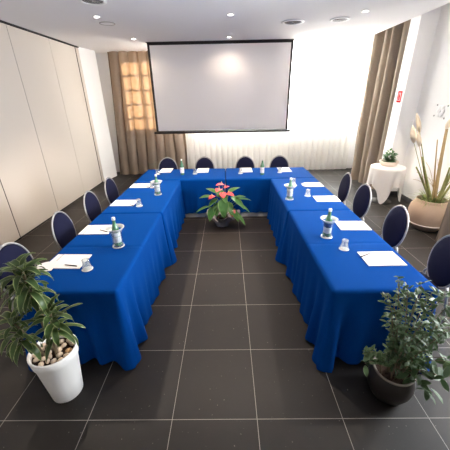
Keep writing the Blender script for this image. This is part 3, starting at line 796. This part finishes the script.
for k, (tx, ty, tz) in enumerate(tips):
    bx, by = tx*0.22+rnd.uniform(-0.03, 0.03), ty*0.22+rnd.uniform(-0.03, 0.03)
    c1 = V((bx + (tx-bx)*0.25, by+(ty-by)*0.25, 0.22+(tz-0.22)*0.6 + (0.06 if tz < 0.55 else 0)))
    p0, p2 = V((bx, by, 0.215)), V((tx, ty, tz))
    pts = [p0*(1-t)**2 + c1*2*t*(1-t) + p2*t*t for t in [i/8 for i in range(9)]]
    st.tube(pts, [0.005-0.0004*i for i in range(9)], 6)
    for i in range(2 if tz > 0.55 else 3, 9):
        for q in range(7 if tz > 0.5 else 2):
            p = pts[i] + V((rnd.uniform(-.02, .02), rnd.uniform(-.02, .02), rnd.uniform(-.02, .02)))
            big = tz < 0.5
            az = rnd.uniform(0, 2*pi); el = rnd.uniform(-0.5, 0.9)
            L_ = rnd.uniform(0.065, 0.10) if big else rnd.uniform(0.035, 0.060)
            d = dirv(az, el)
            if QY + p.y + d.y*L_ > 0.44: d.y = -abs(d.y)
            lf.leaf(p, d, L_, L_*(rnd.uniform(0.42, 0.52) if big else rnd.uniform(0.28, 0.46)), droop=rnd.uniform(0.2, 0.9), shape='oval', fold=0.2, nseg=4, roll=rnd.uniform(-0.7, 0.7))
st.build('stems', M['bark'], pt); lf.build('foliage', M['shrub'], pt)

# -- big round clay pot with dried stalks
BX, BY = 3.74, 3.10
pt = empty('potted_plant', (BX, BY, 0)); tag(pt, 'tall strap leaves and dried stalks in a big round clay pot', 'plant')
lathe([(0.0, 0.0), (0.175, 0.0), (0.20, 0.02), (0.262, 0.105), (0.268, 0.112), (0.270, 0.125), (0.290, 0.21), (0.297, 0.30), (0.285, 0.39), (0.245, 0.46), (0.222, 0.48), (0.228, 0.505), (0.210, 0.51), (0.20, 0.48), (0.19, 0.42)], n=44).build('pot', M['terracotta'], pt)
lathe([(0.269, 0.108), (0.276, 0.113), (0.276, 0.120), (0.271, 0.126)], n=44).build('pot_band', M['bowl'], pt)
lathe([(0.0, 0.455), (0.198, 0.45)], n=30).build('soil', M['soil'], pt)
rnd = random.Random(31); st = MB(); lf = MB(); dr = MB(); plm = MB()
# grassy tuft
for k in range(130):
    a = rnd.uniform(0, 2*pi); r_ = 0.15*sqrt(rnd.random())
    lf.leaf((r_*cos(a), r_*sin(a), 0.455), dirv(a+rnd.uniform(-.5, .5), radians(rnd.uniform(25, 80))), rnd.uniform(0.15, 0.32), 0.014, droop=rnd.uniform(0.8, 2.0), shape='blade', fold=0.2, nseg=5)
lf.build('grass_tuft', M['grassy'], pt)
# strap-like stalks: (base, tip, width)
lf = MB()
for (bx, by), (tx, ty, tz), w, mm in [((-0.07, -0.04), (-0.60, -0.10, 1.42), 0.014, 'g'), ((-0.05, -0.02), (-0.54, -0.08, 1.56), 0.022, 'g'), ((-0.05, 0.0), (-0.49, -0.08, 1.36), 0.018, 'd'),
        ((-0.03, -0.04), (-0.40, -0.06, 1.20), 0.05, 'g'), ((-0.02, -0.02), (-0.44, -0.05, 1.05), 0.045, 'g'), ((0.0, -0.04), (-0.19, -0.1, 1.64), 0.05, 'd'), ((0.03, -0.02), (-0.14, -0.06, 1.60), 0.045, 'd'), ((0.05, -0.05), (0.10, -0.12, 1.22), 0.055, 'g'),
        ((0.05, -0.05), (0.02, -0.12, 1.05), 0.05, 'g'), ((0.08, -0.03), (0.22, -0.10, 0.98), 0.045, 'g'), ((0.02, 0.0), (-0.24, -0.06, 1.45), 0.03, 'd')]:
    p0 = V((bx, by, 0.445)); p1 = V((tx, ty, tz)); mid = p0.lerp(p1, 0.5) + V((-0.02 if tx < 0 else 0.01, 0, 0.05))
    pts = [p0*(1-t)**2 + mid*2*t*(1-t) + p1*t*t for t in [i/8 for i in range(9)]]
    r_ = [w*0.5*(1-0.55*i/8) for i in range(9)]
    (dr if mm == 'd' else st).tube(pts, r_, 7)
st.build('stalks', M['strap'], pt); dr.build('dried_stalks', M['dry'], pt)
for (tx, ty, tz), (ex, ey, ez), r_ in [((-0.60, -0.10, 1.42), (-0.68, -0.10, 1.66), 0.042), ((-0.54, -0.08, 1.56), (-0.65, -0.08, 1.82), 0.032), ((-0.49, -0.08, 1.36), (-0.56, -0.08, 1.56), 0.032), ((-0.19, -0.1, 1.60), (-0.15, -0.1, 1.76), 0.035)]:
    a, b = V((tx, ty, tz)), V((ex, ey, ez)); pts = [a.lerp(b, i/6) for i in range(7)]
    plm = MB(); plm.tube(pts, [r_*q for q in (0.3, 0.8, 1.0, 1.0, 0.85, 0.55, 0.15)], 9); plm.build('plume', M['plume'], pt)
m = MB()
for k in range(14):
    p0 = V((0.02, -0.02, 0.4)); a = rnd.uniform(2.2, 4.0) if k % 2 else rnd.uniform(-0.8, 0.8)
    tip = V((cos(a)*rnd.uniform(0.2, 0.45), sin(a)*0.2, rnd.uniform(0.7, 1.2))); mid = p0.lerp(tip, 0.4)+V((0, 0, 0.25))
    m.tube([p0*(1-t)**2+mid*2*t*(1-t)+tip*t*t for t in [i/7 for i in range(8)]], 0.0025, 5)
m.build('wiry_blades', M['dry'], pt)

# -- side table with white cloth and the bowl plant
TX, TY = 3.66, 4.43
sd = empty('side_table', (TX, TY, 0)); tag(sd, 'small round side table under a white cloth by the pillar', 'table')
lathe([(0, 0.725), (0.31, 0.725), (0.315, 0.735), (0.31, 0.745), (0, 0.745)], n=36).build('tabletop', M['table'], sd)
tube([(0, 0, 0.03), (0, 0, 0.725)], 0.03, 12).build('pedestal', M['dark_tile'], sd)
lathe([(0, 0.0), (0.2, 0.0), (0.2, 0.02), (0.04, 0.045), (0, 0.045)], n=30).build('base', M['dark_tile'], sd)
m = MB(); n = 144; rows = []
def hemz(a):   # a square cloth over a round table: four long corners
    q = abs(cos(2*(a+radians(28))))**3
    return 0.40 - 0.36*q
for r_ in (0.0, 0.12, 0.24, 0.30):
    rows.append([(r_*cos(2*pi*k/n), r_*sin(2*pi*k/n), 0.749) for k in range(n)])
rows.append([(0.318*cos(2*pi*k/n), 0.318*sin(2*pi*k/n), 0.743) for k in range(n)])
for t in [i/14 for i in range(1, 15)]:
    row = []
    for k in range(n):
        a = 2*pi*k/n; w = sin(a*9+0.6*sin(a*2+1))*0.6+0.4*sin(a*14+1)
        rr = 0.322 + t*(0.012 + 0.038*w) - 0.01*t
        z = 0.738 + (hemz(a)-0.738)*t
        row.append((rr*cos(a), rr*sin(a), z))
    rows.append(row)
vs = [p for row in rows for p in row]
fs = [(j*n+i, j*n+(i+1) % n, (j+1)*n+(i+1) % n, (j+1)*n+i) for j in range(len(rows)-1) for i in range(n)]
fs = [tuple(reversed(f)) for f in fs]
m.add(vs, fs); o = m.build('tablecloth', M['cloth_white']); o.location = (TX, TY, 0)
tag(o, 'white cloth draped over the small round side table', 'tablecloth')
pt = empty('bowl_plant', (TX+0.03, TY+0.06, 0.750)); tag(pt, 'low bushy green plant in a shallow cream bowl on the white cloth', 'plant')
lathe([(0, 0), (0.12, 0), (0.150, 0.012), (0.178, 0.085), (0.176, 0.095), (0.160, 0.092), (0.135, 0.05)], n=36).build('bowl', M['bowl'], pt)
lathe([(0, 0.066), (0.142, 0.06)], n=24).build('soil', M['soil'], pt)
lf = MB(); rnd = random.Random(44)
for k in range(240):
    a = rnd.uniform(0, 2*pi); r_ = 0.10*sqrt(rnd.random()); h = rnd.uniform(0.08, 0.32)*(1-0.35*r_/0.1)
    L_ = rnd.uniform(0.045, 0.075)
    lf.leaf((r_*cos(a), r_*sin(a), h), dirv(a+rnd.uniform(-1, 1), rnd.uniform(-0.1, 1.1)), L_, L_*0.5, droop=0.7, shape='oval', fold=0.2, nseg=4, roll=rnd.uniform(-.5, .5))
lf.build('foliage', M['small_leaf'], pt)
m = MB()
for k in range(24):
    a = 2*pi*k/24; m.tube([(0.03*cos(a), 0.03*sin(a), 0.06), (0.07*cos(a), 0.07*sin(a), 0.24)], 0.002, 5)
m.build('stems', M['green_stem'], pt)

# -- anthurium in cellophane on the floor in front of the back row
AX, AY = 0.315, 3.33
pt = empty('anthurium', (AX, AY, 0)); tag(pt, 'red anthurium wrapped in cellophane on the floor before the back row', 'plant')
lathe([(0, 0), (0.085, 0), (0.09, 0.01), (0.115, 0.16), (0.11, 0.165), (0.10, 0.15)], n=28).build('pot', M['dark_tile'], pt)
lathe([(0, 0.145), (0.102, 0.14)], n=20).build('soil', M['soil'], pt)
m = MB(); n = 72; rows = []
for t in [i/9 for i in range(10)]:
    row = []
    for k in range(n):
        a = 2*pi*k/n; r_ = 0.11 + 0.05*t + 0.13*t**2.5
        r_ += (0.018*sin(a*7+t*2) + 0.010*sin(a*13))*(0.25+t)
        row.append((r_*cos(a), r_*sin(a), 0.004+0.215*t + (0.03*sin(a*5+1)+0.02*sin(a*9))*t**2))
    rows.append(row)
m.add([p for row in rows for p in row], [(j*n+i, j*n+(i+1) % n, (j+1)*n+(i+1) % n, (j+1)*n+i) for j in range(9) for i in range(n)])
m.build('cellophane_wrap', M['cellophane'], pt)
lf = MB(); st = MB(); rnd = random.Random(9)
# leaves: base point of the blade, azimuth, elevation, length, width
for x, y, z, az, el, L_, w in [(-0.20, -0.06, 0.55, 190, 10, 0.22, 0.15), (-0.26, -0.04, 0.36, 190, -12, 0.26, 0.11), (-0.14, -0.12, 0.36, 230, -45, 0.26, 0.18), (0.02, -0.14, 0.50, 275, -50, 0.32, 0.18),
        (0.18, -0.08, 0.54, 330, -25, 0.32, 0.17), (0.26, -0.06, 0.42, 345, -20, 0.30, 0.12), (0.16, -0.12, 0.34, 310, -30, 0.28, 0.15), (0.28, 0.0, 0.48, 5, 5, 0.26, 0.12), (0.26, -0.05, 0.54, 350, 15, 0.18, 0.1),
        (-0.12, 0.04, 0.60, 150, 25, 0.22, 0.14), (0.14, 0.05, 0.60, 30, 25, 0.24, 0.14), (-0.02, 0.0, 0.54, 95, 45, 0.2, 0.15), (0.22, -0.12, 0.28, 320, -25, 0.32, 0.1), (-0.07, -0.1, 0.42, 255, -40, 0.24, 0.15), (0.10, -0.1, 0.44, 295, -35, 0.26, 0.14), (0.02, -0.06, 0.58, 290, -20, 0.22, 0.12), (-0.1, -0.07, 0.5, 215, -20, 0.22, 0.12)]:
    d = dirv(radians(az), radians(el)); p = V((x, y, z))
    lf.leaf(p - d*0.03, d, L_, w, droop=0.5, shape='heart', fold=0.18, nseg=9)
    st.tube([(x*0.15, y*0.15, 0.14), (x*0.5, y*0.5, 0.14+(z-0.14)*0.65), (x, y, z)], 0.004, 6)
lf.build('foliage', M['anth_leaf'], pt)
for x, y, z, az, el, s_ in [(-0.02, -0.02, 0.75, 200, 15, 0.15), (-0.05, -0.08, 0.68, 240, 5, 0.14), (0.02, -0.11, 0.60, 285, -25, 0.12), (0.13, -0.08, 0.60, 330, 5, 0.16), (-0.17, -0.10, 0.56, 215, -5, 0.13), (0.17, -0.17, 0.30, 285, -40, 0.13), (0.08, 0.0, 0.70, 20, 25, 0.10)]:
    d = dirv(radians(az), radians(el)); p = V((x, y, z)); m = MB()
    m.leaf(p - d*s_*0.45, d, s_, s_*0.95, droop=0.5, shape='heart', fold=0.2, nseg=9)
    fl = m.build('flower', M['spathe'], pt)
    nrm = d.cross(V((0, 0, 1))).normalized().cross(d).normalized()
    tube([p - d*s_*0.2 + nrm*0.004, p - d*s_*0.05 + nrm*0.05], [0.007, 0.004], 8).build('spadix', M['spadix'], fl)
    st.tube([(x*0.15, y*0.15, 0.14), (x*0.6, y*0.6, 0.14+(z-0.14)*0.7), p - d*s_*0.3], 0.004, 6)
st.build('stems', M['green_stem'], pt)

# ------------------------------------------------------------------ red sign on the pillar
sg = empty('wall_sign', (3.879, 4.955, 2.02)); tag(sg, 'small white sign with a red border on the pillar', 'sign')
box(-0.004, 0, -0.075, 0.075, -0.105, 0.105).build('sign_board', M['red'], sg)
m = MB(); m.box(-0.0055, -0.004, -0.045, 0.045, -0.075, 0.075); m.build('pale_field', M['sign_pink'], sg)
m = MB()   # faint red symbol: an upright cylinder with a hose
m.box(-0.0065, -0.0055, -0.024, 0.018, -0.065, 0.03); m.box(-0.0065, -0.0055, -0.010, 0.006, 0.03, 0.046); m.box(-0.0065, -0.0055, -0.010, 0.034, 0.046, 0.056); m.box(-0.0065, -0.0055, 0.026, 0.034, -0.03, 0.046)
m.build('symbol', M['red'], sg)

# ------------------------------------------------------------------ white flower-shaped relief on the wall above the clay pot
wo = empty('wall_ornament', (4.2, 4.12, 1.78)); tag(wo, 'white flower-shaped relief on the white wall above the tall plumes', 'wall decoration')
for k in range(6):
    a = 2*pi*k/6; m = MB()
    m.blob((-0.012, 0.062*cos(a), 0.062*sin(a)), (0.012, 0.045, 0.045), seed=k, n=14, m=8, jit=0.0); m.build('petal', M['white_wall'], wo)
m = MB(); m.blob((-0.018, 0, 0), (0.014, 0.026, 0.026), n=12, m=8, jit=0); m.build('flower_centre', M['vent'], wo)
for y, z in ((0.13, 0.10), (-0.14, 0.09), (0.15, -0.08), (-0.12, -0.11)):
    m = MB(); m.blob((-0.004, y, z), (0.006, 0.016, 0.016), n=10, m=6, jit=0); m.build('small_stud', M['grey_ring'], wo)
